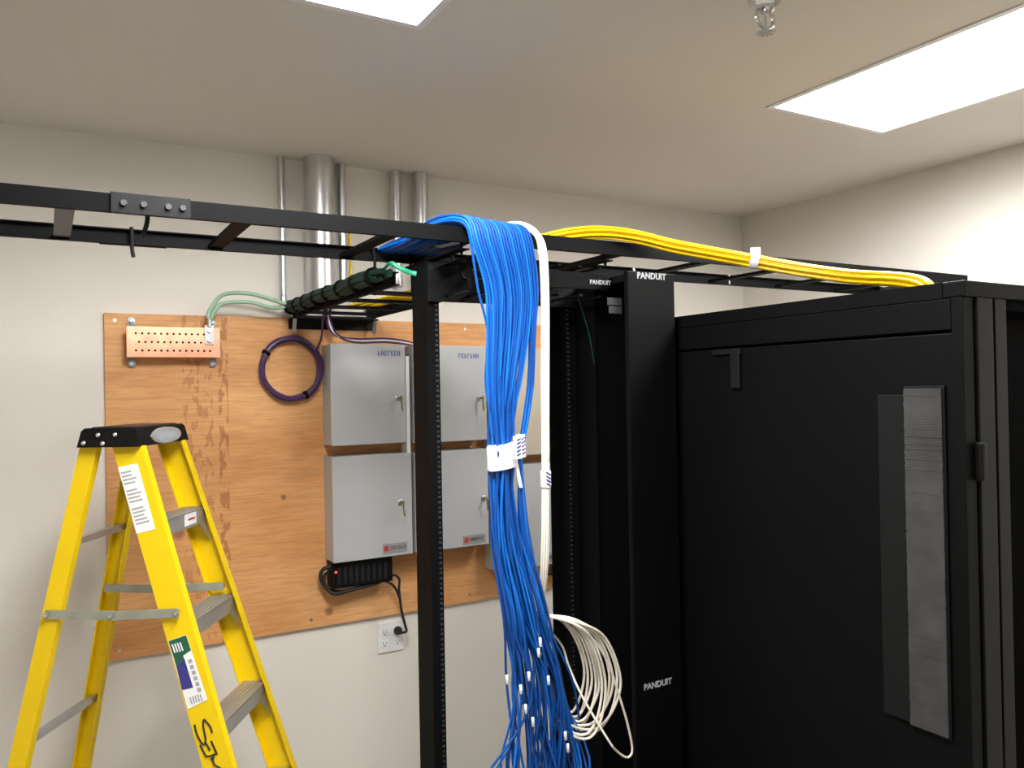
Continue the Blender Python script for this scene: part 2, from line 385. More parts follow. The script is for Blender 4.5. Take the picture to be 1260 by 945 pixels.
# green bundle lying along the left side of the branch
gb = thing('green_cable_bundle', (BX0 + .03, 2.8, BZ0), 'dark green cable bundle strapped along the left side of the short ladder', 'cables')
GY = [2.09, 2.30, 2.50, 2.72, 2.93, 3.11]
for k in range(9):
    a = 2 * math.pi * k / 8; rr = .0165 if k < 8 else 0
    pts = [V(BX0 - .029 + rr * math.cos(a + i * .2), y, BZ0 + .030 + (.006 if i % 2 else 0) + rr * math.sin(a + i * .2)) for i, y in enumerate(GY)]
    pts[0] = V(pts[1].x * .5 + (BX0 - .029) * .5, 2.08 + .035 * (k * 5 % 7) / 1.4 * .6, pts[1].z * .55 + (BZ0 + .026) * .45)
    MB().tube(pts, .0085, 8, 5).build('cable', 'gcable', gb, True)
for y in (2.19, 2.33, 2.47, 2.60, 2.73, 2.86, 2.97, 3.07):
    MB().lathe((BX0 - .029, y - .006, BZ0 + .032), Y_, [(0, .0265), (.001, .0285), (.011, .0285), (.012, .0265)], 14).build('strap', 'tie', gb, True)
o = MB().tube([(.826, 2.12, 2.094), (.832, 2.085, 2.106), (.842, 2.07, 2.096), (.858, 2.06, 2.086), (.880, 2.055, 2.078), (.894, 2.05, 2.075)], .008, 8, 5, .5).build('wire_tail', 'gtail', gb, True); o['label'] = 'bright green loose wire tail'

# yellow cables in the branch
yb = thing('yellow_cable_bundle', (1.05, 2.7, BZ0), 'thin yellow cables lying inside the short ladder by the wall', 'cables')
for k in range(6):
    x = 1.01 + .020 * k
    MB().tube([(x + .03, 2.33, BZ0 + .024 + .004 * (k % 2)), (x + .015, 2.45, BZ0 + .026), (x, 2.6, BZ0 + .024), (x - .015, 2.75, BZ0 + .024 + .005 * (k % 2)), (x - .03, 2.93, BZ0 + .024)], .0055, 7, 5).build('cable', 'ycable', yb, True)
MB().tube([(1.03, 2.93, BZ0 + .03), (1.04, 3.02, 2.12), (1.068, 3.10, 2.17), (1.075, 3.12, 2.27), (1.075, 3.13, 2.40)], .0055, 7, 6).build('cable', 'ycable', yb, True)

# ------------------------------------------------------------------ two-post rack
PX0, PX1, QX0, QX1, PY0, PY1, PT = .968, 1.007, 1.453, 1.492, 2.150, 2.255, 2.128
t = thing('equipment_rack', ((PX0 + QX1) / 2, 2.2, 0), 'open black two-post equipment rack standing under the cable ladder', 'rack')
for x0, x1, s_ in ((PX0, PX1, 1), (QX1, QX0, -1)):
    m = MB(); th = .003 * s_
    m.box(x0, x0 + th, PY0, PY1, .005, PT); m.box(x0 + th, x1, PY0, PY0 + .003, .005, PT); m.box(x0 + th, x1, PY1 - .003, PY1, .005, PT)
    p = m.build('post', 'rack', t)
    h = MB(); z = .12
    while z < 2.05:
        for q in (0, .0159, .0318):
            xc = x1 - s_ * .0085
            if q == 0: h.cyl((xc, PY0 - .0003, z + q), (xc, PY0 + .001, z + q), .0036, n=6)
            else: h.obox(V(xc, PY0 + .0003, z + q), X_, Y_, Z_, .009, .0012, .006)
        z += .04445
    h.build('mounting_holes', 'rung', p)['kind'] = 'stuff'
for y0, y1, zb in ((PY0 - .004, PY0 - .0005, 2.085), (PY1 + .0005, PY1 + .004, 2.040)):
    MB().box(PX0 - .002, QX1 + .002, y0, y1, zb, PT + .004).build('top_angle', 'rack', t)
MB().box(PX0 - .002, QX1 + .002, PY0 - .004, PY1 + .004, PT + .0005, PT + .004).build('top_plate', 'rack', t)
MB().box(PX0 - .03, QX1 + .03, PY0 - .16, PY0 - .001, 0, .005).box(PX0 - .03, QX1 + .03, PY1 + .001, PY1 + .16, 0, .005).box(PX0 - .03, QX1 + .03, PY0 - .006, PY0 - .001, .005, .09).box(PX0 - .03, QX1 + .03, PY1 + .001, PY1 + .006, .005, .09).build('base_angle', 'rack', t)
for x in (PX0 + .02, QX0 + .02):
    m = MB(); m.box(x - .016, x + .016, 1.94, 2.335, PT + .0045, PT + .0075)
    for y in (1.958, 2.31): m.cyl((x, y, PT - .008), (x, y, Z1 - .006), .004, n=8)
    m.build('ladder_clamp', 'rack', t)

# horizontal cable manager at the rack top
HX0, HX1 = 1.010, 1.500
t = thing('horizontal_cable_manager', ((HX0 + HX1) / 2, 2.14, 2.02), 'black horizontal cable manager across the top of the open rack', 'cable manager')
bk = MB().box(PX0 + .001, HX1 - .008, 2.139, 2.1455, 2.012, 2.126).build('back_plate', 'black2', t)
for x0 in (1.078, 1.19, 1.30):
    n = 10; ring = []
    for cx_, a0 in ((x0 + .085 - .013, -90), (x0 + .013, 90)):
        for k in range(n + 1): a = math.radians(a0 + 180 * k / n); ring.append(V(cx_ + .013 * math.cos(a), 2.1362, 2.098 + .013 * math.sin(a)))
    MB().tube(ring + ring[:1], .0022, 6, 1).build('slot_rim', 'rung', bk, True)
    MB().prism(ring, V(0, .0025, 0)).build('slot', 'hole', bk)
cv = MB().box(1.16, HX1, 1.978, 1.984, 2.048, 2.099, .002).box(1.16, HX1, 1.9775, 1.9785, 2.073, 2.0745).build('cover', 'black', t)
text('PANDUIT', .0185, (1.468, 1.9775, 2.071), X_, Z_, 'silver', cv)
m = MB()
for k in range(7):
    x = 1.02 + .075 * k
    for z in (2.115, 2.028): m.box(x, x + .012, 1.986, 2.139, z, z + .006)
    m.box(x, x + .012, 1.986, 1.992, 2.028, 2.121) if k < 2 else None
m.build('fingers', 'plastic', t)

# ------------------------------------------------------------------ vertical cable manager
VX0, VX1, VY0, VY1, VT = 1.510, 1.694, 1.90, 2.42, 2.100
t = thing('vertical_cable_manager', ((VX0 + VX1) / 2, 2.15, 0), 'tall black vertical cable manager between the open rack and the closed cabinet', 'cable manager')
dr = MB().box(VX0, VX1, VY0, VY0 + .018, .06, VT, .004).build('door', 'black', t)
text('PANDUIT', .0265, (1.603, VY0 - .0006, 2.087), X_, Z_, 'silver', dr)
text('PANDUIT', .0255, (1.597, VY0 - .0006, .851), X_, Z_, 'silver', dr)
MB().box(VX0 + .01, VX1 - .01, VY0 + .19, VY0 + .20, .05, VT - .01).box(VX1 - .004, VX1, VY0 + .02, VY1, .05, VT - .01).box(VX0, VX1, VY0 + .02, VY1, 0, .05).box(VX0, VX1, VY0 + .02, VY1, VT - .03, VT - .01).box(VX0, VX0 + .004, VY0 + .17, VY0 + .30, .05, VT - .03).build('frame', 'rack', t)
fing = MB(); fing.box(-.0, .004, 0, .145, -.004, .004).box(0, .004, 0, .012, -.015, .015); fo = None
z = .10
while z < 2.04:
    if fo is None: fo = fing.build('finger', 'plastic', t); fo.location = V(VX0 + .001, VY0 + .022, z) - root_loc(t)
    else: q = fo.copy(); COL.objects.link(q); q.parent = t; q.location = V(VX0 + .001, VY0 + .022, z) - root_loc(t)
    z += .04445
for zz, xx in ((1.984, 1.487), (2.009, 1.482)):
    MB().box(xx - .024, VX0 + .001, 1.930, 1.933, zz - .011, zz + .011, .001).build('latch_tab', 'rung', t)
o = MB().tube([on_plane(711, 366, (0, 2.06, 0), Y_), on_plane(718, 388, (0, 2.05, 0), Y_), on_plane(725, 412, (0, 2.04, 0), Y_), on_plane(731, 448, (0, 2.03, 0), Y_)], .0018, 6, 5).build('loose_wire', 'gcable', t, True); o['label'] = 'thin dark green wire hanging in the manager'

# ------------------------------------------------------------------ black cabinet on the right
CX0, CX1, CY0, CY1, CT = 1.722, 2.322, 1.010, 2.080, 1.970
t = thing('server_cabinet', ((CX0 + CX1) / 2, (CY0 + CY1) / 2, 0), 'large closed black network cabinet with a brush strip in its side panel', 'cabinet')
MB().box(CX0 + .03, CX1 - .02, CY0 + .03, CY1 - .02, .03, CT - .02).build('body', 'blackdoor', t)
tp = MB().box(CX0, CX1, CY0, 1.06, CT - .035, CT, .003).box(CX0, CX1, 1.30, CY1, CT - .035, CT).box(CX0, 1.765, 1.06, 1.30, CT - .035, CT).box(1.99, CX1, 1.06, 1.30, CT - .035, CT).build('top_panel', 'black', t)
sp_ = MB().box(CX0 + .004, CX0 + .028, CY0 + .032, CY1, .04, CT - .112, .003).box(CX0, CX0 + .028, CY0 + .032, CY1, CT - .105, CT - .037, .002).build('side_panel', 'black', t)
# brush port
MB().box(CX0 - .006, CX0 + .003, 1.155, 1.222, .968, 1.722, .002).build('port_frame', 'black2', sp_)
MB().box(CX0 - .003, CX0 + .003, 1.058, 1.154, .958, 1.742, .001).build('port_plate', 'black2', sp_)
m = MB(); z = .965
while z < 1.735:
    m.box(CX0 - .0085 - random.random() * .0015, CX0 - .0032, 1.062, 1.153 - random.random() * .0015, z, z + .0055); z += .0058
o = m.build('brush_bristles', 'brush', sp_); o['kind'] = 'stuff'
MB().box(CX0 - .007, CX0 + .003, 1.66, 1.695, 1.742, 1.855, .004).box(CX0 - .004, CX0 + .003, 1.655, 1.77, 1.842, 1.858, .001).build('latch', 'black2', sp_)
# front frame and door
fx = [(CX0 - .002, CX0 + .038, CY0 + .004, CY0 + .03), (CX0 + .048, CX0 + .108, CY0, CY0 + .03), (CX0 + .118, CX0 + .163, CY0 + .001, CY0 + .03)]
for a in fx: MB().box(a[0], a[1], a[2], a[3], .03, CT - .036 if a[0] > CX0 else CT - .036, .002).build('corner_post', 'black2' if a is not fx[0] else 'black', t)
MB().box(CX0 + .163, CX1, CY0 + .004, CY0 + .028, CT - .060, CT - .036).build('door_header', 'blackdoor', t)
dr = MB().box(CX0 + .166, CX1 - .004, CY0 + .020, CY0 + .028, .05, CT - .078, .002).build('door', 'blackdoor', t)
m = MB()
MB().obox(V(CX0 + .043, CY0 - .002, 1.575), X_, Y_, Z_, .022, .02, .085, .006).build('door_latch', 'plastic', t)
for x in (CX0 + .06, CX1 - .06):
    for y in (CY0 + .08, CY1 - .08): MB().cyl((x, y, 0), (x, y, .032), .022, n=12).build('levelling_foot', 'rubber', t)

# ------------------------------------------------------------------ grey enclosures on the plywood
def marks(p, w_, h_, n, mt, parent, name='lettering'):
    m = MB(); random.seed(n * 31 + int(p[0] * 100))
    for i in range(n):
        x = p[0] - w_ / 2 + w_ * (i + .5) / n; c = w_ / n * .72; t_ = c * .3; y = p[1]
        m.box(x - c / 2, x - c / 2 + t_, y - .0006, y, p[2] - h_ / 2, p[2] + h_ / 2)
        q = random.choice((0, 1, 2, 3))
        if q in (0, 2): m.box(x - c / 2 + t_, x + c / 2, y - .0006, y, p[2] + h_ / 2 - t_, p[2] + h_ / 2)
        if q in (1, 2): m.box(x - c / 2 + t_, x + c / 2, y - .0006, y, p[2] - h_ / 2, p[2] - h_ / 2 + t_)
        if q == 3: m.box(x + c / 2 - t_, x + c / 2, y - .0006, y, p[2] - h_ / 2, p[2] + h_ / 2)
        if q != 0: m.box(x - c / 2 + t_, x + c / 2 - t_ * .5, y - .0006, y, p[2] - t_ / 2, p[2] + t_ / 2)
    return m.build(name, mt, parent)
def enclosure(x0, x1, z0, z1, mt, lab, blue=None, badge=None, key=None, strip=False):
    yf = 3.04; t = thing('wall_enclosure', ((x0 + x1) / 2, 3.15, (z0 + z1) / 2), lab, 'wall box', 'metal wall boxes on the plywood')
    MB().box(x0, x1, yf + .012, 3.1515, z0, z1, .002).build('body', mt, t)
    d = MB().box(x0 - .001, x1 + .001, yf, yf + .011, z0 - .001, z1 + .001, .003).build('door', mt, t)
    if blue: marks((blue[0], yf - .0003, blue[1]), .098, .020, 7, 'blueink', d)
    if badge:
        b = MB().box(badge[0] - .052, badge[0] + .052, yf - .003, yf - .0003, badge[1] - .019, badge[1] + .019, .001).build('badge', 'badge', d)
        MB().box(badge[0] - .047, badge[0] - .027, yf - .0042, yf - .0032, badge[1] - .010, badge[1] + .010).build('red_emblem', 'redink', b) if False else None
        marks((badge[0] + .012, yf - .0032, badge[1]), .068, .014, 8, 'ink', d)
        MB().box(badge[0] - .047, badge[0] - .029, yf - .0042, yf - .0032, badge[1] - .010, badge[1] + .010).build('red_emblem', 'redink', d)
    if key:
        kx, kz = key
        MB().lathe((kx, yf, kz), -Y_, [(0, .012), (.003, .012), (.004, .010), (.007, .009)], 14).build('lock', 'zinc', d, True)
        MB().box(kx - .0012, kx + .0012, yf - .028, yf - .007, kz - .004, kz + .004).lathe((kx - .0012, yf - .034, kz), X_, [(0, .010), (.0024, .010)], 12).build('key', 'brass', d)
        MB().obox(V(kx + .002, yf - .032, kz - .03), V(1, 0, .1).normalized(), Y_, V(-.1, 0, 1).normalized(), .0022, .012, .042).build('spare_key', 'brass', d)
    if strip:
        MB().box(x1 + .004, x1 + .020, yf + .002, 3.10, z0 - .05, z1 - .045, .002).build('lit_edge_strip', 'outlet', t)['label'] = 'white vertical strip standing for light caught on the box door edge'  # white strip stands in for the door edge catching light
    return t
enclosure(.960, 1.268, 1.546, 1.940, 'box', 'grey metal wall box in the top row, first from the purple coil', (1.200, 1.906), None, (1.237, 1.725), True)
enclosure(1.304, 1.640, 1.540, 1.938, 'box', 'grey metal wall box in the top row between rack post and blue cables', (1.558, 1.897), None, (1.606, 1.717))
enclosure(1.680, 2.085, 1.462, 1.932, 'boxbeige', 'beige metal wall box in the top row behind the white cables', None, None, (2.040, 1.70))
enclosure(.960, 1.288, 1.094, 1.502, 'box', 'grey metal wall box in the bottom row, above the black power supply', None, (1.212, 1.126), (1.238, 1.305))
enclosure(1.304, 1.640, 1.094, 1.500, 'box', 'grey metal wall box in the bottom row between rack post and blue cables', None, (1.570, 1.122), (1.618, 1.290))
enclosure(1.680, 2.085, .968, 1.420, 'box', 'grey metal wall box in the bottom row behind the white cables', None, (1.965, 1.000), (2.040, 1.215))

# ------------------------------------------------------------------ power supply, cord, outlet
t = thing('power_supply', (1.08, 3.11, 1.0), 'black power supply block hanging under the lowest grey box by the outlet', 'power supply')
pb = MB().box(.965, 1.215, 3.075, 3.1515, .985, 1.088, .006).build('housing', 'plastic', t)
m = MB()
for k in range(9): m.box(.985 + .024 * k, .998 + .024 * k, 3.0742, 3.0748, 1.0, 1.07)
m.build('vents', 'hole', pb)
MB().cyl((.978, 3.075, 1.052), (.978, 3.071, 1.050), .0035, n=10).build('indicator_light', 'led', t)
c = MB(); c.tube([(.968, 3.10, 1.07), (.935, 3.10, 1.062), (.925, 3.10, 1.035), (.94, 3.10, 1.0), (.975, 3.09, .965), (1.06, 3.09, .972), (1.16, 3.09, .985), (1.20, 3.09, 1.01)], .008, 8, 6)
c.tube([(.97, 3.12, 1.05), (.945, 3.12, 1.03), (.955, 3.11, .985), (1.02, 3.11, .962), (1.12, 3.11, .978), (1.19, 3.11, 1.0)], .006, 8, 6).build('coiled_lead', 'rubber', t, True)
t = thing('outlet', (1.2365, 3.17, .733), 'white double electrical outlet plate on the wall below the plywood', 'outlet')
MB().box(1.180, 1.293, 3.163, 3.1698, .672, .796, .002).build('plate', 'outlet', t)
for x in (1.2085, 1.2645):
    for z in (.757, .711):
        rc = MB().box(x - .0165, x + .0165, 3.1605, 3.1632, z - .0145, z + .0145, .002).build('receptacle', 'white', t)
        MB().box(x - .008, x - .006, 3.1600, 3.1608, z - .004, z + .006).box(x + .005, x + .007, 3.1600, 3.1608, z - .004, z + .005).cyl((x, 3.1600, z - .009), (x, 3.1608, z - .009), .0028, n=8).build('slots', 'hole', rc)
t = thing('power_cable', (1.2645, 3.15, .757), 'black power cord dropping from the power supply to the outlet', 'cable')
MB().lathe((1.2645, 3.160, .757), -Y_, [(0, .017), (.008, .018), (.02, .014), (.034, .008)], 14).build('plug', 'rubber', t, True)
MB().tube([(1.20, 3.10, .995), (1.225, 3.085, 1.005), (1.246, 3.085, .985), (1.244, 3.085, .945), (1.250, 3.09, .90), (1.262, 3.10, .84), (1.278, 3.11, .79), (1.279, 3.10, .765), (1.2645, 3.118, .757), (1.2645, 3.13, .757)], .0055, 8, 6).build('cable', 'rubber', t, True)
MB().tube([(1.16, 3.10, .995), (1.20, 3.08, .98), (1.225, 3.08, .955), (1.240, 3.085, .925), (1.252, 3.088, .893)], .005, 8, 6).build('cable', 'rubber', t, True)
t = thing('power_adapter', (2.05, 3.12, .93), 'black adapter with short cords under the bottom box beside the rack', 'power supply')
MB().box(2.03, 2.09, 3.09, 3.1515, .895, .962, .005).build('housing', 'plastic', t)
MB().tube([(2.03, 3.10, .93), (1.99, 3.10, .905), (1.955, 3.11, .93), (1.95, 3.11, .962)], .005, 8, 6).build('cable', 'rubber', t, True)

# ------------------------------------------------------------------ purple cable
t = thing('purple_cable_coil', (.833, 3.13, 1.848), 'coil of purple cable hanging on the plywood beside the grey boxes', 'cable')
m = MB()
for k in range(6):
    pts = []
    for j in range(33):
        a = 2 * math.pi * j / 32 + k * .9; rr = .1135 + .0062 * math.sin(k * 2.1) + .003 * math.sin(3 * a + k)
        pts.append(V(.833 + rr * math.cos(a), 3.1245 + .0080 * ((k % 3) - 1) + .002 * math.sin(a * 2), 1.848 + rr * 1.03 * math.sin(a)))
    m.tube(pts, .0056, 7, 1)
m.build('coil', 'purple', t, True)
MB().tube([(.925, 3.118, 1.915), (.94, 3.09, 1.965), (.932, 3.04, 2.03), (.93, 3.0, 2.095), (.93, 2.93, 2.10)], .0042, 7, 6).build('lead', 'purple', t, True)
for a in (2.6, 5.2):
    x, z = .833 + .1135 * math.cos(a), 1.848 + .117 * math.sin(a)
    MB().lathe((x + .006 * math.sin(a), 3.1245, z - .006 * math.cos(a)), V(-math.sin(a), 0, math.cos(a)), [(0, .0165), (.012, .0165)], 12).build('tie', 'tie', t, True)
for k in range(3):
    o = MB().tube([(.93 + .01 * k, 2.93, 2.095), (.935 + .01 * k, 3.0, 2.09), (.95 + .006 * k, 3.05, 2.045), (.968 + .008 * k, 3.06, 1.995 - .004 * k), (1.01 + .01 * k, 3.065, 1.968 - .004 * k), (1.09, 3.07, 1.962 - .006 * k), (1.20, 3.075, 1.966 - .006 * k), (1.30, 3.08, 1.955 - .005 * k), (1.36, 3.10, 1.935)], .0055, 8, 6).build('purple_cable' if k != 1 else 'grey_cable', 'purple' if k != 1 else 'wcable', None, True)
    tag(o, ['purple cable from the short ladder along the tops of the grey boxes, upper of two', 'pale grey cable looping down beside the purple pair onto the grey boxes', 'purple cable from the short ladder along the tops of the grey boxes, lower of two'][k], 'cable')

# ------------------------------------------------------------------ blue cable bundle
random.seed(11)
t = thing('blue_cable_bundle', (1.10, 1.90, .2), 'thick bundle of blue network cables draped over the cable ladder, hanging down', 'cables')
NB = 64
def lerp(a, b, k): return a + (b - a) * k
for i in range(NB):
    u = (i + .5) / NB; lay = i % 3; sub = u > .86
    j = lambda s: random.uniform(-s, s)
    xt = lerp(.975, 1.165, u); ylay = (0, .007, .014)[lay]
    u2 = min(1, max(0, u + j(.12))); u3 = min(1, max(0, u2 + j(.22)))
    pts = [V(xt - .085 + j(.008), 2.318, 2.177 + .007 * lay), V(xt - .055 + j(.006), 2.17, 2.190 + .008 * lay),
           V(xt - .048, 2.04, 2.207 + .008 * lay + j(.003)), V(xt - .024, 1.955, 2.209 + .008 * lay - .012 * u), V(xt + .000, 1.912 - .5 * ylay, 2.192 + .006 * lay - .008 * u), V(xt + .012, 1.902 - ylay, 2.14)]
    if i == 0: pts += [V(1.005, 1.898, 2.02), V(1.030, 1.893, 1.90)]
    else: pts += [V(lerp(1.022, 1.188, u) + j(.003), 1.900 - ylay, 2.03), V(lerp(1.026, 1.180, u) + j(.003), 1.898 - ylay, 1.93)]
    if not sub:
        a = random.uniform(0, 6.28); rr = .031 * math.sqrt(random.random())
        pts += [V(lerp(1.020, 1.135, u) + j(.004), 1.893 - ylay, 1.76), V(1.062 + rr * 1.1 * (2 * u / .86 - 1) / .9, 1.886 + rr * .8 * math.sin(a), 1.60), V(1.063 + rr * 1.1 * (2 * u / .86 - 1) / .9, 1.886 + rr * .8 * math.sin(a), 1.565)]
        pts += [V(lerp(1.030, 1.118, u2) + j(.004), 1.885 + j(.02), 1.36), V(lerp(1.055, 1.178, u2) + j(.008), 1.88 + j(.03), 1.14)]
    else:
        q = (u - .86) / .14
        pts += [V(1.150 + .012 * q + j(.003), 1.888, 1.76), V(1.116 + .012 * q, 1.884 + j(.008), 1.60), V(1.113 + .010 * q, 1.884 + j(.006), 1.555), V(1.112 + .022 * q + j(.002), 1.88 + j(.01), 1.36), V(1.152 + .034 * q, 1.87 + j(.02), 1.14)]
    pts += [V(lerp(1.075, 1.262, u3) + j(.008), 1.875 + j(.035), .92), V(lerp(1.065, 1.300, min(1, max(0, u3 + j(.2)))), 1.87 + j(.04), .68), V(lerp(1.03, 1.33, random.random()), 1.86 + j(.05), .46 + j(.08))]
    if i in (3, 9): pts[-2] = V(.965 + .03 * (i == 9), 1.86, .73); pts[-1] = V(.86 + .04 * (i == 9), 1.85, .60)
    MB().tube(pts, .0036, 6, 6).build('cable', 'blue2' if i % 4 == 1 else 'blue', t, True)
def wrap(cx_, cy_, z, rx, ry, h_, name, mt, parent, dz=0):
    m = MB(); n = 20
    m.loft([[V(cx_ + rx * s_ * math.cos(2 * math.pi * k / n), cy_ + ry * s_ * math.sin(2 * math.pi * k / n), z + zz + dz * math.cos(2 * math.pi * k / n)) for k in range(n)] for zz, s_ in ((-h_ / 2, .98), (-h_ / 2 + .004, 1.02), (0, 1.0), (h_ / 2 - .004, 1.03), (h_ / 2, .99))])
    return m.build(name, mt, parent, True)
o = wrap(1.063, 1.886, 1.573, .043, .032, .066, 'tape_wrap', 'tape', t, .006); o['label'] = 'white tape wrap'
MB().obox(V(1.104, 1.872, 1.520), X_, Y_, V(-.2, 0, 1).normalized(), .010, .003, .07).build('tape_tail', 'tape', t)
tg = MB().obox(V(1.090, 1.849, 1.597), V(.9, .35, .0).normalized(), V(-.35, .9, 0).normalized(), V(-.06, 0, 1).normalized(), .030, .003, .062).build('cable_tag', 'paper', t)
m = MB()
for k in range(5): m.obox(V(1.092, 1.846, 1.578 + .010 * k), V(.9, .35, .25).normalized(), V(-.35, .9, 0).normalized(), Z_, .016, .002, .003)
m.build('tag_print', 'purpleink', tg)
tg = wrap(1.121, 1.884, 1.598, .0125, .012, .062, 'cable_tag', 'paper', t)
m = MB()
for k in range(5): m.obox(V(1.121, 1.8712, 1.578 + .010 * k), V(1, 0, .5).normalized(), Y_, V(-.5, 0, 1).normalized(), .014, .0015, .003)
m.build('tag_print', 'purpleink', tg)
for px_, py_ in ((623, 836), (650, 832), (674, 837), (640, 848), (655, 888), (662, 803), (664, 790), (695, 905), (698, 920), (646, 872)):
    p = on_plane(px_, py_, (0, 1.838, 0), Y_)
    MB().lathe(p + V(.0015, 0, .011), V(.06, 0, -1), [(0, .0034), (.001, .0043), (.023, .0043), (.024, .0034)], 8).build('cable_marker', 'tape', t, True)

# ------------------------------------------------------------------ white cables and their coil
random.seed(5)
t = thing('white_cable_bundle', (1.21, 1.90, 1.1), 'white cable bundle over the ladder ending in a hanging coil beside blue cables', 'cables')
for i in range(9):
    a = 2 * math.pi * i / 8; ca, sa = (math.cos(a), math.sin(a)) if i < 8 else (0, 0); rr = .0095
    pts = [V(1.03 + .01 * ca, 2.20 + .02 * sa, 2.186 + rr * .6 * sa), V(1.09, 2.09, 2.200 + .009 * sa), V(1.135 + rr * ca, 2.0, 2.213 + rr * sa), V(1.168 + rr * ca, 1.945, 2.212 + rr * sa), V(1.192 + rr * ca, 1.908, 2.190 + rr * .5 * sa), V(1.207 + rr * ca, 1.893 + rr * sa, 2.14)]
    pts += [V(1.211 + rr * ca, 1.890 + rr * sa, 2.0), V(1.204 + rr * .95 * ca, 1.887 + rr * sa, 1.75), V(1.196 + rr * .8 * ca, 1.882 + rr * .8 * sa, 1.50), V(1.187 + rr * .9 * ca, 1.877 + rr * sa, 1.30), V(1.188 + rr * .7 * ca, 1.90 + rr * .7 * sa, 1.17), V(1.196 + rr * .6 * ca, 1.925 + rr * .6 * sa, 1.11)]
    MB().tube(pts, .0032, 6, 6).build('cable', 'wcable', t, True)
tg = wrap(1.197, 1.882, 1.502, .0148, .0148, .045, 'cable_tag', 'paper', t)
m = MB()
for k in range(4): m.obox(V(1.197, 1.8665, 1.488 + .010 * k), V(1, 0, -.6).normalized(), Y_, V(.6, 0, 1).normalized(), .018, .0015, .0032)
m.build('tag_print', 'purpleink', tg)
# coil loops hang from a tie at (1.165, 1.81, 1.12): each loop is a long oval turned differently
PT_ = V(1.190, 1.93, 1.118)
loops = [(1.318, .835, .955), (1.326, .812, .945), (1.336, .825, .940), (1.345, .798, .930), (1.352, .815, .925), (1.384, .790, .935), (1.392, .805, .930), (1.402, .782, .935), (1.410, .795, .925), (1.340, .790, .935), (1.348, .780, .93)]
for i, (xr, zb, zr) in enumerate(loops):
    y0 = 1.90 - .006 * i
    pts = [PT_ + V(0, -.003 * (i % 3), .004 * (i % 3)), V(lerp(PT_.x, xr, .40), y0, 1.108 - .004 * (i % 3)), V(lerp(PT_.x, xr, .78), y0 - .01, 1.045), V(xr, y0 - .012, zr), V(lerp(1.24, xr, .86), y0 - .008, zb + .045), V(lerp(1.24, xr, .48), y0, zb), V(1.232, y0 + .02, zb + .03 + .004 * (i % 3)), V(1.195 + .006 * (i % 4), 1.935, .92), V(1.180, 1.94, 1.04), PT_ + V(-.010, .008, -.012)]
    MB().tube(pts, .0036, 7, 7).build('coil_loop', 'wcable', t, True)
P = [on_plane(x, y, (0, 1.80, 0), Y_) for x, y in ((688, 800), (702, 835), (724, 880), (748, 910), (760, 925), (772, 932), (778, 922), (772, 890), (760, 850), (748, 815), (728, 785), (700, 765))]
for k, (px_, py_, yy) in enumerate(((690, 792, 1.935), (700, 820, 1.915), (716, 856, 1.86))): P[k] = on_plane(px_, py_, (0, yy, 0), Y_)
P = [PT_ + V(.0, .0, -.01)] + P + [PT_]
MB().tube(P, .0033, 7, 6).build('coil_loop', 'wcable', t, True)
MB().lathe(PT_ + V(-.016, 0, -.004), V(1, -.1, -.15), [(0, .014), (.003, .0175), (.022, .0175), (.025, .014)], 14).build('tape_wrap', 'tape', t, True)

# ------------------------------------------------------------------ yellow cable bundle on the main ladder
t = thing('yellow_cable_bundle', (1.6, 1.9, 2.19), 'bright yellow cable bundle running over the ladder and into the black cabinet top', 'cables')
ctr = [V(1.17, 2.16, 2.178), V(1.27, 2.05, 2.190), V(1.345, 1.975, 2.206), V(1.44, 1.935, 2.214), V(1.55, 1.908, 2.205), V(1.66, 1.878, 2.182), V(1.77, 1.825, 2.158), V(1.875, 1.745, 2.128), V(1.945, 1.62, 2.088), V(1.968, 1.47, 2.050), V(1.93, 1.30, 2.018), V(1.885, 1.20, 1.985), V(1.865, 1.17, 1.93)]
CS = spline(ctr, 3)
for i in range(13):
    if i == 0: rr, a = 0, 0
    elif i < 6: rr, a = .0082, 2 * math.pi * i / 5
    else: rr, a = .0168, 2 * math.pi * i / 7
    pts = []
    for k, p in enumerate(CS):
        tn = (CS[min(k + 1, len(CS) - 1)] - CS[max(k - 1, 0)]).normalized(); s1 = tn.cross(Z_).normalized(); s2 = s1.cross(tn)
        f_ = 1.0 - .25 * abs(k / len(CS) - .5); tw = a + k * .035
        pts.append(p + s1 * (rr * f_ * .8 * math.cos(tw)) + s2 * (rr * f_ * 1.05 * math.sin(tw)))
    MB().tube(pts, .0041, 7, 3).build('cable', 'ycable', t, True)
p = V(1.877, 1.743, 2.127); tn = V(.09, -.1, -.036).normalized()
MB().lathe(p - tn * .013, tn, [(0, .020), (.001, .0225), (.024, .0225), (.025, .020)], 16).build('tape_band', 'tape', t, True)
MB().obox(p + V(0, -.004, .028), V(.70, -.71, 0), V(.71, .70, 0), V(0, 0, 1), .030, .0015, .030).build('cable_tag', 'tape', t)

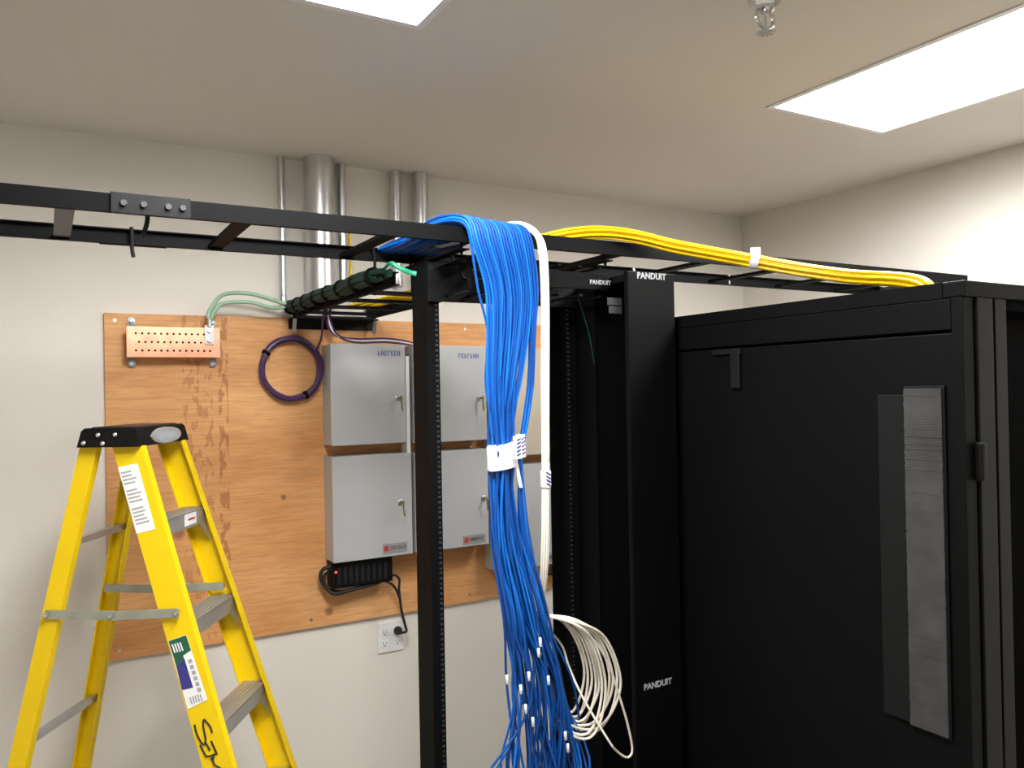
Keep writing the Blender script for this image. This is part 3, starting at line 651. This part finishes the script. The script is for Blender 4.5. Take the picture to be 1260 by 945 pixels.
# ------------------------------------------------------------------ yellow stepladder
AX, BXv = V(.83816, -.54543, 0), V(.54543, .83816, 0)
K0 = V(.2262, 2.4621, 0); HC = 1.6455; SF, SR, FL, L2, L1, WR = .3047, .216, .0547, .268, .159, .083
def lp(a, b, z): return K0 + AX * a + BXv * b + V(0, 0, z)
sl = thing('stepladder', lp(.1, .13, 0), 'yellow fibreglass stepladder with a black top cap in front of the plywood', 'ladder')
def rail(a_front, b, near, slope, wid, fl_dep=.026, z1=HC + .004, z0=.03):
    """C-section rail: web on the outside, flanges towards the middle; a_front is the front edge at the cap"""
    s_ = 1 if near else -1; th = .0045
    prof = [(0, 0), (0, fl_dep), (-th, fl_dep), (-th, th), (-wid + th, th), (-wid + th, fl_dep), (-wid, fl_dep), (-wid, 0)]
    def ring(z):
        h_ = HC - z; return [lp(a_front + slope * h_ + pa, b - s_ * FL * h_ + s_ * pb, z) for pa, pb in prof]
    return MB().loft([ring(z1), ring(z0)])
rails = {}
for key, args in dict(front_near=(0, 0, True, SF, WR), front_far=(0, L2, False, SF, WR), rear_near=(-L1 + .05, 0, True, -SR, .05), rear_far=(-L1 + .05, L2, False, -SR, .05)).items():
    o = rail(*args).build('front_rail' if 'front' in key else 'rear_rail', 'yellow', sl); rails[key] = o
    a_f, b_, near, slope, wid = args; h_ = HC - .0; s_ = 1 if near else -1
    c = lp(a_f + slope * (HC - .025) - wid / 2, b_ - s_ * FL * (HC - .025) + s_ * .012, .025)
    MB().obox(c, AX, BXv, Z_, wid + .012, .036, .05, .004).build('foot', 'rubber', o)
# steps
ZS = [1.681 - .2765 * k for k in range(1, 6)]
for n_, z in enumerate(ZS):
    h_ = HC - z; af = SF * h_; b0, b1 = -FL * h_ + .005, L2 + FL * h_ - .005
    m = MB(); c = lambda a, b, zz: lp(a, b, zz)
    m.obox(lp(af - WR / 2, (b0 + b1) / 2, z - .003), AX, BXv, Z_, WR - .012, b1 - b0, .005)
    m.obox(lp(af - .008, (b0 + b1) / 2, z - .025), AX, BXv, Z_, .004, b1 - b0, .044); m.obox(lp(af - WR + .010, (b0 + b1) / 2, z - .022), AX, BXv, Z_, .004, b1 - b0, .036)
    for q in range(5): m.obox(lp(af - .018 - .012 * q, (b0 + b1) / 2, z + .0008), AX, BXv, Z_, .005, b1 - b0 - .01, .0025)
    st = m.build('step', 'alu', sl)
    for b, s_ in ((b0, 1), (b1, -1)):
        MB().prism([lp(af - .006, b + s_ * .001, z - .046), lp(af - .006, b + s_ * .045, z - .046), lp(af + SF * .055 - .006, b + s_ * .001, z - .105)], AX * -.003).build('gusset', 'alu', st)
    if n_ == 0:
        k_ = MB().obox(lp(af - .0055, (b0 + b1) / 2 + .035, z - .022), AX, BXv, Z_, .001, .075, .034).build('sticker', 'paper', st)
        MB().obox(lp(af - .0048, (b0 + b1) / 2 + .040, z - .022), AX, BXv, Z_, .0006, .045, .006).build('sticker_print', 'redink', k_)
# rear horizontals and spreaders
for z in (1.345, .80, .30):
    h_ = HC - z; ac = -L1 + .025 - SR * h_
    m = MB(); m.obox(lp(ac, L2 / 2, z), AX, BXv, Z_, .022, L2 + 2 * FL * h_ - .012, .020, .003)
    m.build('rear_brace', 'alu', sl)
for near, b in ((True, 0), (False, L2)):
    z = 1.155; h_ = HC - z; s_ = 1 if near else -1; bb = b - s_ * FL * h_ - s_ * (.006 if near else -.035)
    a0, a1 = -L1 + .02 - SR * h_, SF * h_ - .030
    A, B = lp(a0, bb, z), lp(a1, bb, z + .004); mid = lp((a0 + a1) / 2, bb, z - .003)
    m = MB()
    for p, q, off in ((A, mid, 0), (mid, B, -s_ * .004)):
        d = (q - p).normalized(); m.obox((p + q) / 2 + BXv * off, d, BXv, d.cross(BXv), (q - p).length + .014, .004, .025, .001)
    sp2 = m.build('spreader', 'greybar', sl)
    m = MB()
    for p in (A, mid, B): m.lathe(p - BXv * s_ * .008, BXv * -s_, [(0, .008), (.003, .008), (.005, .004)], 10)
    m.build('rivets', 'zinc', sp2)
# top cap: tapered black plastic tray turned upside down
zt, zb = 1.664, 1.612
def capring(z, e): return [lp(.004 + e, -.016 - e, z), lp(.004 + e, L2 + .016 + e, z), lp(-L1 + .002 - e, L2 + .016 + e, z), lp(-L1 + .002 - e, -.016 - e, z)]
m = MB(); m.loft([capring(zb, .006), capring(zt - .008, -.002), capring(zt, -.008)])
cap = m.build('top_cap', 'plastic', sl)
bmesh_tmp = None
m = MB(); m.loft([[p + V(0, 0, 0) for p in capring(zt + .0002, -.020)], capring(zt + .003, -.024)]); m.build('cap_tray', 'plastic', cap)
ncap = -BXv
for a, z in ((-.144, 1.624), (-.102, 1.646), (-.054, 1.646), (-.090, 1.622)):
    MB().lathe(lp(a, -.0200, z), ncap, [(0, .0062), (.003, .0062), (.005, .004)], 10).build('bolt', 'zinc', cap, True)
# oval emblem on the front lip
ec = lp(.0085, L2 * .56, 1.635); n_e = AX
m = MB(); n = 28
ring = lambda s_, d: [ec + n_e * d + BXv * (.090 * s_ * math.cos(2 * math.pi * k / n)) + Z_ * (.0245 * s_ * math.sin(2 * math.pi * k / n)) for k in range(n)]
m.loft([ring(1, -.006), ring(1, .0015), ring(.90, .003)]); em = m.build('emblem', 'silverplate', cap)
m = MB(); m.loft([ring(.86, .0028), ring(.86, .0034)]); m.build('emblem_field', 'greyink', em)
m = MB(); random.seed(3)
for k in range(9):
    for e_ in range(2): m.obox(ec + n_e * .0038 + BXv * (-.053 + .0128 * k + .004 * e_), BXv, n_e, Z_, .002, .0012, .019)
    m.obox(ec + n_e * .0038 + BXv * (-.051 + .0128 * k) + Z_ * random.choice((-.007, 0, .007)), BXv, n_e, Z_, .005, .0012, .002)
m.build('emblem_lettering', 'silver', em)
# labels on the near front rail: they lie on its outer web
Pw = lp(0, 0, HC); dw = lp(SF, -FL, HC - 1) - Pw; nw = dw.cross(AX).normalized()
if nw.dot(BXv) > 0: nw = -nw
up_w = -dw.normalized(); rt_w = AX
def web(x, y, lift=.0012): return on_plane(x, y, Pw + nw * lift, nw)
rail_near = rails['front_near']
def decal(pix, lift, mt, name, parent, th=.0007):
    ring = [web(x, y, lift) for x, y in pix]; return MB().prism(ring, -nw * th).build(name, mt, parent)
lb = decal(((145, 575), (169, 570), (191, 651), (168, 657)), .0012, 'paper', 'label', rail_near); lb['label'] = 'long white warning label'
m = MB()
for k in range(15):
    f0 = (k + 1) / 17
    a = Vector((lerp(147, 170, f0), lerp(577, 653, f0))); b = Vector((lerp(164.5, 186.5, f0), lerp(573, 648.5, f0)))
    if k in (4, 9): continue
    e_ = random.uniform(.7, 1); b = a + (b - a) * e_
    m.prism([web(a.x, a.y, .0018), web(b.x, b.y, .0018), web(b.x + .5, b.y + 2.0, .0018), web(a.x + .5, a.y + 2.0, .0018)], -nw * .0004)
m.build('label_print', 'greyink', lb)
lb = decal(((207, 789), (229, 781), (255, 861), (231, 873)), .0012, 'paper', 'label', rail_near); lb['label'] = 'green blue and white product label'
decal(((207.5, 789), (229, 781.5), (235, 800), (225, 807), (227, 811), (217, 820)), .0018, 'greenink', 'green_panel', lb)
decal(((217, 820), (227, 811), (237.5, 846), (224, 849)), .0020, 'purpleink', 'blue_panel', lb)
m = MB()
for k in range(4): x, y = 211 + 3.2 * k, 793 - .8 * k; m.prism([web(x, y, .0026), web(x + 1.6, y - .4, .0026), web(x + 5.2, y + 10, .0026), web(x + 3.6, y + 10.4, .0026)], -nw * .0004)
m.build('green_panel_lettering', 'paper', lb)
m = MB()
for k in range(6):
    x, y = 231 + 2.2 * k, 812 + 7 * k; m.prism([web(x, y, .0018), web(x + 4.5, y - 1.4, .0018), web(x + 6, y + 3.4, .0018), web(x + 1.5, y + 4.8, .0018)], -nw * .0004)
for k in range(5):
    x, y = 233 + 3.1 * k, 858 - 1.0 * k; m.prism([web(x, y, .0018), web(x + 1.5, y - .5, .0018), web(x + 4, y + 8, .0018), web(x + 2.5, y + 8.5, .0018)], -nw * .0004)
m.build('label_print', 'greyink', lb)
Z6 = lambda x, y: (200 + x / 11.81, 865 + y / 11.81)
strokes = [((465, 315), (490, 430), (530, 520), (575, 590), (610, 600), (628, 540), (610, 430), (590, 320), (600, 240), (650, 290), (695, 350), (722, 430)),
           ((545, 610), (585, 690), (632, 775)), ((612, 560), (650, 620), (690, 690)), ((705, 550), (745, 640), (790, 745)), ((632, 775), (700, 770), (745, 750), (790, 745)),
           ((700, 800), (730, 840), (760, 900), (840, 950), (860, 985)), ((745, 770), (730, 840))]
m = MB()
for s_ in strokes: m.tube([web(*Z6(*p), .0008) for p in s_], .0025, 6, 4)
m.build('handwriting', 'ink', rail_near, True)['label'] = 'black marker handwriting'
